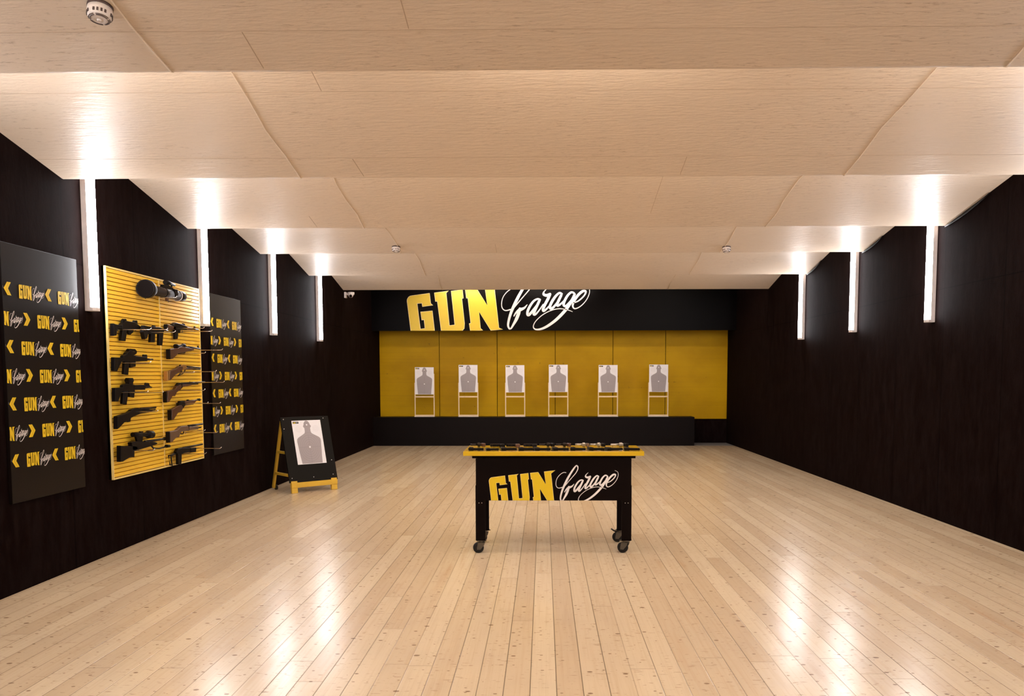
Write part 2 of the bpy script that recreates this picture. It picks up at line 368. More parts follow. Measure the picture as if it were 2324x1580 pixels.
def spline(pts, wd, sub=5):
    n = len(pts); P = [Vector(p) for p in pts]; out = []; W = lambda t: wd[min(len(wd) - 1, int(t))] + (wd[min(len(wd) - 1, int(t) + 1)] - wd[min(len(wd) - 1, int(t))]) * (t - int(t))
    for i in range(n - 1):
        p0, p1, p2, p3 = P[max(i - 1, 0)], P[i], P[i + 1], P[min(i + 2, n - 1)]
        for k in range(sub + (1 if i == n - 2 else 0)):
            t = k / sub
            q = .5 * ((2 * p1) + (p2 - p0) * t + (2 * p0 - 5 * p1 + 4 * p2 - p3) * t * t + (3 * p1 - p0 - 3 * p2 + p3) * t ** 3)
            out.append((q, W((i + t) * (len(wd) - 1) / (n - 1))))
    return out
def add_script(m, fn, t, sub=5):
    for si, (wd, pts) in enumerate(SCRIPT):
        sp = spline(pts, wd, sub); prev = None; t_ = t + .00016 * si
        for i, (q, wdt) in enumerate(sp):
            a = sp[max(i - 1, 0)][0]; b = sp[min(i + 1, len(sp) - 1)][0]; d = (b - a).normalized(); nrm = Vector((-d.y, d.x)) * wdt * .5
            cur = (m.V(fn(q.x + nrm.x, q.y + nrm.y, t_)), m.V(fn(q.x - nrm.x, q.y - nrm.y, t_)))
            if prev: m.bm.faces.new((prev[0], prev[1], cur[1], cur[0]))
            prev = cur
        for q, wdt in (sp[0], sp[-1]):   # round the stroke ends
            vs = [m.V(fn(q.x + math.cos(a * PI / 4) * wdt * .5, q.y + math.sin(a * PI / 4) * wdt * .5, t_ + .00008)) for a in range(8)]
            m.bm.faces.new(vs)
def inset_poly(poly, d):
    n = len(poly); ar = sum(poly[i][0] * poly[(i + 1) % n][1] - poly[(i + 1) % n][0] * poly[i][1] for i in range(n)); sgn = 1 if ar > 0 else -1
    out = []
    for i in range(n):
        a, b, c = Vector(poly[i - 1]), Vector(poly[i]), Vector(poly[(i + 1) % n]); d1 = (b - a).normalized(); d2 = (c - b).normalized()
        n1 = Vector((-d1.y, d1.x)) * sgn; n2 = Vector((-d2.y, d2.x)) * sgn; mm = n1 + n2
        k = max(.45, mm.length_squared / 2); out.append(tuple(b + mm * (d / k)))
    return out
def logo(parent, off, fn, th, clips, outline=4.5, sub=5):
    # fn(u, v, t): t = distance in front of the board
    for g, ch in zip(GL, 'GUN'):
        m = mb(off); m.prism(inset_poly(g, outline), lambda u, v, t: fn(u, v, t), th, th * 1.5)
        for c in clips: m.clip(*c)
        lt = m.build('block_letter', 'yellow', parent, label='yellow block letter ' + ch)
        m = mb(off); m.prism(g, lambda u, v, t: fn(u, v, t), 0, th)
        for c in clips: m.clip(*c)
        m.build('letter_edging', 'cream', parent)
    m = mb(off); add_script(m, fn, th * 1.2, sub)
    for c in clips: m.clip(*c)
    m.build('script_lettering', 'white', parent, norm=False, label='white script letters garage')

# fascia with the big sign
fa = thing('sign_fascia', (-.2, 18.51, 2.54), 'long black fascia board above the targets with the large yellow and white lettering', 'sign')
off = (-.2, 18.51, 2.54)
m = mb(off).hexa((XL, 18.51, 2.54), (XR, 18.55, 3.8)); m.build('board', 'fascia', fa)
fF = lambda u, v, t: (-3.39869 + .0020557 * u, 18.509 - t, 3.89387 - .0020424 * v + .0026)
logo(fa, off, fF, .004, [((0, 0, 2.541), (0, 0, -1))])

# target stands and paper targets
SIL = [(.43, .05), (.46, .02), (.50, .008), (.54, .02), (.575, .05), (.60, .10), (.615, .15), (.645, .19), (.625, .235), (.605, .25), (.605, .36), (.62, .42), (.66, .455),
       (.80, .53), (.87, .57), (.91, .62), (.92, .70), (.905, .85), (.895, 1.0), (.875, 1.2), (.86, 1.425),
       (.16, 1.425), (.135, 1.2), (.115, 1.0), (.105, .85), (.09, .70), (.10, .62), (.14, .57), (.21, .53), (.35, .455), (.39, .42), (.405, .36), (.405, .25), (.385, .235), (.365, .19), (.395, .15), (.40, .10)]
def make_paper(label, group=None):
    W, H_ = .42, .605
    t = thing('paper_target', (0, 0, 0), label, 'target', group=group)
    m = mb().hexa((-W / 2, -.0015, 0), (W / 2, 0, H_)); m.build('sheet', 'paper', t)
    f = lambda u, v, tt: (-W / 2 + u * W, -.0016 - tt, H_ - v * W)
    mb().prism([(a, b) for a, b in SIL], f, 0, .0006).build('silhouette', 'sil', t)
    m = mb()
    def ring(cu, cv, r, w_, n=28, sq=1.0, tt=.0009):
        A = [f(cu + r * math.cos(2 * PI * k / n), cv + sq * r * math.sin(2 * PI * k / n), tt) for k in range(n)]
        B_ = [f(cu + (r - w_) * math.cos(2 * PI * k / n), cv + sq * (r - w_) * math.sin(2 * PI * k / n), tt) for k in range(n)]
        for k in range(n): m.face((A[k], A[(k + 1) % n], B_[(k + 1) % n], B_[k]))
    for r in (.08, .14, .20, .26, .32, .38): ring(.5, .885, r, .005, sq=1.25)
    m.face((f(.497, .5, .0009), f(.503, .5, .0009), f(.503, 1.4, .0009), f(.497, 1.4, .0009)))
    m.face((f(.12, .882, .0009), f(.88, .882, .0009), f(.88, .888, .0009), f(.12, .888, .0009)))
    for r in (.05, .085): ring(.5, .15, r, .004)
    m.build('score_rings', 'darkink', t, norm=False)
    m = mb()
    for cu in (.2, .8):
        for r in (.035, .07, .105): ring(cu, .28, r, .006, 20)
    m.build('corner_rings', 'ink', t, norm=False)
    m = mb()
    for cu, cv, r in ((.5, .885, .03), (.5, .15, .026)):
        m.face([f(cu + r * math.cos(k * PI / 8), cv + r * math.sin(k * PI / 8), .0012) for k in range(16)])
    m.build('centre_spot', 'paper', t, norm=False)
    m = mb(); m.face([f(*q, .0007) for q in ((.03, .035), (.23, .035), (.23, .10), (.03, .10))]); lb = m.build('logo_patch', 'blackink', t, norm=False)
    m = mb()
    fl = lambda u, v, tt: f(.045 + (u - 195) * .000085, .05 + (v - 190) * .000085, .0010)
    for g in GL: m.face([fl(a, b, 0) for a, b in g])
    m.build('logo_lettering', 'yellow', lb, norm=False)
    m = mb(); add_script(m, lambda u, v, tt: f(.045 + (u - 195) * .000085, .05 + (v - 190) * .000085, .0011), 1.0, 2); m.build('logo_script', 'white', lb, norm=False)
    return t
def make_stand(label, tall=0.0):
    t = thing('target_stand', (0, 0, 0), label, 'stand', group='pale wooden stands on the black ledge')
    for s in (-1, 1):
        x = s * .213; h = .76 + (tall if s > 0 else 0)
        mb((x, 0, 0)).hexa((x - .011, -.012, .012), (x + .011, .012, h)).build('upright', 'lath', t, loc=(x, 0, 0), bevel=.002)
    mb().hexa((-.202, -.010, .432), (.202, .010, .462)).build('crossbar', 'lath', t, bevel=.002)
    mb().hexa((-.202, -.010, .014), (.202, .010, .044)).build('bottom_rail', 'lath', t, bevel=.002)
    mb().hexa((-.225, -.06, 0), (.225, .06, .013)).build('base_plate', 'housing', t, bevel=.002)
    return t
pos6 = [(-2.662, 1.137, .005), (-1.681, 1.187, 0), (-.634, 1.18, -.004), (.329, 1.188, 0), (1.437, 1.18, 0), (2.558, 1.188, .003)]
names6 = ['leftmost', 'second from the left', 'third from the left', 'fourth from the left', 'fifth from the left', 'rightmost']
pp = None; ss = None
for i, (x, z, tilt) in enumerate(pos6):
    ln = 'pale wooden target stand on the black ledge, %s of six' % names6[i]
    if ss is None: ss = make_stand(ln, .20); o = ss
    elif i == 1: ss = make_stand(ln); o = ss
    else: o = copy_tree(ss)
    o['label'] = ln; o.location = (x, 18.72, .637)
    lp = 'paper silhouette target %s of the six on the ledge' % ('sitting lowest, leftmost' if i == 0 else names6[i])
    if pp is None: pp = make_paper(lp, 'paper targets on the ledge stands'); q = pp
    else: q = copy_tree(pp)
    q['label'] = lp; q.location = (x, 18.7065, z); q.rotation_euler = (0, tilt, 0)

# ================================================================== WALL LAMPS
def make_lamp(label, sx):
    # stands upright on a wall; local +X points into the room
    t = thing('wall_lamp', (0, 0, 0), label, 'lamp', group='vertical tube lamps on the side walls')
    mb().prism([(0, -.045), (.045, -.045), (.045, .045), (0, .045)], lambda a, b, c: (a * sx, b, c), 0, 1.16, .002).build('housing', 'housing', t)
    mb().prism([(.045, -.043), (.062, -.043), (.084, -.028), (.088, 0), (.084, .028), (.062, .043), (.045, .043)], lambda a, b, c: (a * sx, b, c), .03, 1.14).build('diffuser', 'lamp', t, label='glowing white diffuser')
    for z0, z1 in ((.0, .03), (1.14, 1.16)):
        mb().prism([(.045, -.045), (.063, -.045), (.086, -.028), (.090, 0), (.086, .028), (.063, .045), (.045, .045)], lambda a, b, c: (a * sx, b, c), z0, z1, .002).build('end_cap', 'housing', t)
    return t
LL = [(6.96, 'vertical tube lamp on the left wall between nearer sign board and yellow rack', 2.09), (9.27, 'vertical white tube lamp on the left wall just past the yellow gun rack', 2.10),
      (11.63, 'vertical white tube lamp, third along the left wall', 2.115), (14.04, 'vertical white tube lamp farthest along the left wall, near the camera dome', 2.13), (4.66, 'vertical white tube lamp on the left wall before the first sign board', 2.09), (2.3, 'added unseen tube lamp on the left wall beside the viewer', 2.09), (0, 'added unseen tube lamp on the left wall behind the viewer', 2.09)]  # those beside and behind the viewer are added to brighten the near floor
RR = [(9.2, 'vertical white tube lamp, nearest in view on the right wall', 2.12), (11.45, 'vertical white tube lamp, middle of the three in view on the right wall', 2.13), (13.73, 'vertical white tube lamp, farthest on the right wall', 2.13),
      (6.92, 'vertical white tube lamp on the right wall just outside the view', 2.1), (4.62, 'vertical white tube lamp on the right wall near the viewer', 2.1), (2.3, 'added unseen tube lamp on the right wall beside the viewer', 2.1), (0, 'added unseen tube lamp on the right wall behind the viewer', 2.1)]  # beside and behind the viewer: unseen lamps added for more near light
for s, lst, X in ((1, LL, XL), (-1, RR, XR)):
    first = None
    for y, lab, z in lst:
        o = make_lamp(lab, s) if first is None else copy_tree(first)
        first = first or o
        o['label'] = lab; o.location = (X, y, z)
# unseen tube lamps added in ceiling slots to brighten floor, ceiling, boards and sign
for i, (x0, x1, yy, zz_, mt) in enumerate(((-2.3, -.8, 17.85, 3.50, 'added_sign_lamp'), (-.4, 1.1, 17.85, 3.50, 'added_sign_lamp')) + tuple((x - .75, x + .75, yy, z_, mt_) for yy, z_, mt_ in ((2.13, 3.33, 'added_near_lamp'), (4.46, 3.33, 'added_near_lamp'), (16.02, 3.55, 'added_far_lamp')) for x in (-2.3, .22, 2.74)) + tuple((-2.9, 3.3, yy, 3.33, 'added_mid_lamp') for yy in (6.74, 9.06, 11.42, 13.72))):
    t = thing('added_slot_lamp', ((x0 + x1) / 2, yy, zz_), 'added long tube lamp in the ceiling slot level with the ' + ('nearest left wall lamp' if yy < 8 else 'far edge of the gun rack' if yy < 10 else 'third left wall lamp' if yy < 12 else 'farthest left wall lamp') if mt == 'added_mid_lamp' else 'added tube lamp hidden above the %s, %s' % ('sign fascia' if yy > 17 else 'last baffle' if yy > 10 else 'second baffle' if yy > 3 else 'first baffle', 'left one' if x1 < -.5 else 'right one' if x1 > 2 else 'middle one'), 'lamp', group='added tube lamps hidden in the ceiling slots')
    h = (x1 - x0) / 2
    mb().hexa((-h, -.04, .03), (h, .04, .302 if yy > 17 else .252 if yy > 10 else .15)).build('housing', 'housing', t)
    if mt == 'added_sign_lamp': mb().hexa((-h, -.055, -.05), (h, -.045, .15)).hexa((-h, -.045, -.05), (h, .03, -.04)).build('added_light_shield', 'housing', t)  # shield added to keep the sign lamps' light off the floor
    mb().hexa((-h + .02, -.035, -.03), (h - .02, .035, .03)).build('diffuser', mt, t)

# ================================================================== DETECTORS, CABLES, DOME CAMERA
def make_detector(label):
    t = thing('smoke_detector', (0, 0, 0), label, 'detector', group='smoke detectors on the ceiling')
    mb().lathe((0, 0, 0), [(.054, 0), (.054, -.012)]).build('base', 'slotshade', t)
    mb().lathe((0, 0, 0), [(.052, -.010), (.053, -.03), (.049, -.052), (.040, -.062), (.022, -.066), (.02, -.064)], n=32).build('body', 'plastic', t)
    m = mb()
    for k in range(20):
        a = 2 * PI * k / 20
        if k % 5 == 4: continue
        m.hexa((.0505, -.004, -.050), (.0535, .004, -.036), Matrix.Rotation(a, 4, 'Z'))
    m.build('side_slots', 'slotshade', t)
    m = mb()
    for k in range(4):
        for r in (.036, .042):
            pts = [((r + .0015) * math.cos(a), (r + .0015) * math.sin(a), -.0615 - (.042 - r) * .5) for a in [k * PI / 2 + .12 + j * (PI / 2 - .24) / 8 for j in range(9)]]
            m.tube(pts, .0018, 6)
    m.build('ring_slots', 'slotshade', t)
    mb().lathe((0, 0, 0), [(.010, -.062), (.010, -.068), (.006, -.072)], n=16).build('indicator', 'plastic', t)
    return t
d0 = None
for k, x, y, lab in ((3, -1.985, 3.86, 'white smoke detector on the nearest ceiling baffle, upper left'), (6, -1.911, 10.99, 'small white smoke detector on the far ceiling, left of centre'), (6, 2.374, 11.05, 'small white smoke detector on the far ceiling, right of centre')):
    o = make_detector(lab) if d0 is None else copy_tree(d0); d0 = d0 or o
    o['label'] = lab; o.location = (x, y, baffle_z(k, y) - .001); o.rotation_euler = (math.atan((ENDS[k][1] - STARTS[k]) / (ENDS[k][0] - ENDS[k - 1][0])), 0, 0)
for X0, lab in ((-1.9, 'thin painted cable running over the ceiling baffles on the left'), (2.335, 'thin painted cable running over the ceiling baffles on the right')):
    pts = []; rnd = random.Random(int(X0 * 10) + 50)
    for k in range(3, 9):
        ys = ENDS[k - 1][0] + .03; ye = ENDS[k][0]
        for j in range(7):
            y = ys + (ye - ys) * j / 6; sag = (.018 * math.sin(j * 1.7 + k) if 0 < j < 6 else 0)
            pts.append((X0 + sag, y, baffle_z(k, y) - .005))
        if k < 8: pts.append((X0, ye + .025, ENDS[k][1] + .002)); pts.append((X0, ye + .025, STARTS[k + 1] - .02))
    tag(mb().tube(pts, .0042, 6).build('ceiling_cable', 'cable'), lab, 'cable')
for i, (ya, yb, lab) in enumerate(((8.1, 8.96, 'black cable along the top of the right wall behind the nearest lamp bay'), (10.6, 11.25, 'black cable along the top of the right wall by the middle lamp'), (12.9, 13.58, 'black cable along the top of the right wall by the farthest lamp'))):
    k = 5 + i; pts = [(XR - .015, ya + (yb - ya) * j / 8, baffle_z(k, ya + (yb - ya) * j / 8) - .016 - .014 * math.sin(j / 8 * PI)) for j in range(9)]
    m = mb().tube(pts, .007, 6); m.tube([(a - .004, b, c - .008 * math.sin(n_ / 8 * PI) - .004) for n_, (a, b, c) in enumerate(pts)], .005, 6)
    tag(m.build('wall_cable', 'black'), lab, 'cable')
t = thing('dome_camera', (-3.78, 16.03, 3.03), 'small white security camera on the left wall under the far ceiling edge', 'camera')
mb().hexa((0, -.05, .0), (.035, .05, .11)).hexa((.03, -.035, .055), (.13, .035, .095)).build('bracket', 'plastic', t, bevel=.004)
mb().lathe((.125, -.01, .108), [(.062, 0), (.064, -.02), (.058, -.045), (.05, -.055)]).build('housing', 'plastic', t)
mb().lathe((.125, -.03, .052), [(.012, -.045), (.035, -.035), (.044, -.012), (.046, .015), (.040, .035)], axis=(-.1, .5, .85)).build('ball', 'plastic', t)
mb().lathe((.130, -.062, .035), [(.026, -.02), (.027, .014)], axis=(-.1, .75, .66)).build('lens', 'black', t, label='black camera lens')

# ================================================================== SIGN BOARDS ON THE LEFT WALL
def make_sign_board(y0, y1, label, patt=5.82):
    t = thing('sign_board', (XL, (y0 + y1) / 2, .65), label, 'sign', group='charcoal sign boards on the left wall')
    off = (XL, (y0 + y1) / 2, .65); z0, z1 = .65, 2.485
    mb(off).hexa((XL + .002, y0, z0), (XL + .026, y1, z1)).build('board', 'sign', t, bevel=.002)
    xs = XL + .0265
    ca, sa = math.cos(math.radians(6.3)), math.sin(math.radians(6.3))
    def fn_for(yg, zt):
        sx = .155 / 1010; sz = .092 / 430
        def fn(u, v, th):
            du, dv = u - 195, v - 300
            a = du * ca - dv * sa; b = du * sa + dv * ca      # level the lettering
            k = 1.0 if u < 1203 else 1.0
            return (xs + th, y0 + (yg - patt) + a * sx * k, zt - .006 - (b) * sz)
        return fn
    my, mw, mc = mb(off), mb(off), mb(off)
    for r in range(7):
        zt = 2.212 - r * .2025
        starts = [5.52, 6.005, 6.488] if r % 2 == 0 else [5.727, 6.21, 6.693]
        for yg in starts:
            fn = fn_for(yg, zt)
            for g in GL: my.prism(g, lambda u, v, tt: fn(u, v, tt), 0, .0008)
            # the script is narrower on these boards
            fs = lambda u, v, tt: fn(1215 + (u - 1207) * 1.02, v, tt)
            add_script(mw, fs, .0012, 3)
            cy = y0 + (yg - patt) + (.31 if r % 2 == 0 else .31); s = -1 if r % 2 == 0 else 1
            zc = zt - .046; h = .046
            for base in ([cy] if r % 2 == 0 else [cy]):
                c = base + .045
                pl = [(c - s * .040, zc + h), (c + s * .002, zc + h), (c + s * .040, zc), (c + s * .002, zc - h), (c - s * .040, zc - h), (c - s * .006, zc)]
                my.prism(pl, lambda a, b, tt: (xs + tt, a, b), 0, .0008)
                pl2 = [(c - s * .020, zc + h), (c - s * .014, zc + h), (c + s * .020, zc), (c - s * .014, zc - h), (c - s * .020, zc - h), (c + s * .014, zc)]
                mc.prism(pl2, lambda a, b, tt: (xs + .001 + tt, a, b), 0, .0004)
    for m in (my, mw, mc):
        m.clip((0, y0 + .001, 0), (0, -1, 0)); m.clip((0, y1 - .001, 0), (0, 1, 0))
    my.build('block_lettering', 'yellow', t, label='yellow letters GUN and arrow chevrons'); mw.build('script_lettering', 'white', t, norm=False, label='white script letters garage')
    mc.build('chevron_line', plain('dark_yellow_print', (.58, .36, .01), .5), t)
    return t
make_sign_board(5.82, 6.765, 'charcoal sign board with rows of lettering, nearer one left of the yellow gun rack')
make_sign_board(9.45, 10.415, 'charcoal sign board with rows of lettering, beyond the yellow gun rack')

# ================================================================== SLATWALL
YA, YZ, ZA, ZB = 7.19, 9.135, .65, 2.495
off = (XL, (YA + YZ) / 2, ZA)
t = thing('slat_rack', off, 'tall yellow slatted wall rack holding the long guns', 'rack')
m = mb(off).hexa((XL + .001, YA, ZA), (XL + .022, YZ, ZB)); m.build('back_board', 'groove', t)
n = 49; p = (ZB - ZA - .03) / n
m = mb(off)
for (a, b) in ((YA + .012, 8.176), (8.188, YZ - .012)):
    for k in range(n):
        z0 = ZA + .015 + k * p
        m.prism([(0, z0 + .0035), (.012, z0 + .0045), (.016, z0 + .0065), (.016, z0 + p - .0045), (.012, z0 + p - .002), (0, z0 + p)], lambda q, z, y: (XL + .022 + q, y, z), a, b)
m.build('slats', 'slat', t)
m = mb(off)
m.hexa((XL + .001, YA, ZA), (XL + .041, YA + .012, ZB)).hexa((XL + .001, YZ - .012, ZA), (XL + .041, YZ, ZB)).hexa((XL + .001, YA + .012, ZB - .014), (XL + .041, YZ - .012, ZB)).hexa((XL + .001, YA + .012, ZA), (XL + .041, YZ - .012, ZA + .014)).hexa((XL + .022, 8.176, ZA + .014), (XL + .041, 8.188, ZB - .014))
m.build('edging', 'slatedge', t, label='pale yellow edging strips')
XS = XL + .038
def hook(y, z, xt, lab):
    o = mb((XS, y, z)).tube([(XS - .010, y, z - .014), (xt - .018, y, z - .014), (xt - .008, y, z - .010), (xt, y, z)], .0035, 8).hexa((XS - .014, y - .006, z - .026), (XS + .003, y + .006, z - .002)).build('display_hook', 'chrome', loc=(XS, y, z))
    tag(o, lab, 'hook', 'wire display hooks on the yellow rack')
HK = [(8.008, 2.312, -3.49, 'wire hook under the rear half of the launcher tube'), (8.50, 2.322, -3.55, 'wire hook under the front end of the launcher tube'),
      (7.46, 1.979, -3.49, 'wire hook under the body of the leftmost submachine gun'), (7.791, 1.998, -3.49, 'wire hook under the second gun of the top row, behind its magazine side'), (7.905, 1.978, -3.47, 'wire hook under the front of the second gun of the top row'),
      (8.55, 2.052, -3.455, 'short wire hook tip right of the wood stocked assault rifle'), (8.80, 2.033, -3.475, 'long wire hook right of the wood stocked assault rifle'),
      (8.95, 1.842, -3.43, 'long wire hook right of the brown hunting rifle'), (8.60, 1.80, -3.47, 'short wire hook below the hunting rifle'),
      (7.43, 1.683, -3.49, 'wire hook under the upper carbine with the optic'), (8.75, 1.612, -3.424, 'wire hook under the barrel of the lever action rifle'), (8.45, 1.60, -3.53, 'wire hook under the receiver of the lever action rifle'),
      (8.95, 1.499, -3.42, 'long wire hook right of the double barrel shotgun'), (8.55, 1.419, -3.47, 'short wire hook below the double barrel shotgun'), (7.36, 1.422, -3.49, 'wire hook under the grip of the lower carbine'), (7.66, 1.414, -3.49, 'wire hook under the muzzle of the lower carbine'),
      (8.88, 1.275, -3.44, 'long wire hook right of the short wooden carbine'), (8.60, 1.285, -3.46, 'short wire hook below the short wooden carbine'), (7.60, 1.242, -3.52, 'wire hook under the forearm of the black pump shotgun'),
      (8.60, 1.0, -3.50, 'short wire hook right of the tan shotgun'), (8.80, .968, -3.45, 'long wire hook right of the tan shotgun'), (8.86, .795, -3.44, 'long wire hook right of the folding stock shotgun'), (8.55, .767, -3.475, 'short wire hook below the folding stock shotgun'), (7.503, .894, -3.52, 'wire hook under the scoped sniper rifle')]
for y, z, xt, lab in HK: hook(y * .9857, 1.55 + (z - 1.55) * .9857, xt * .9857, lab)

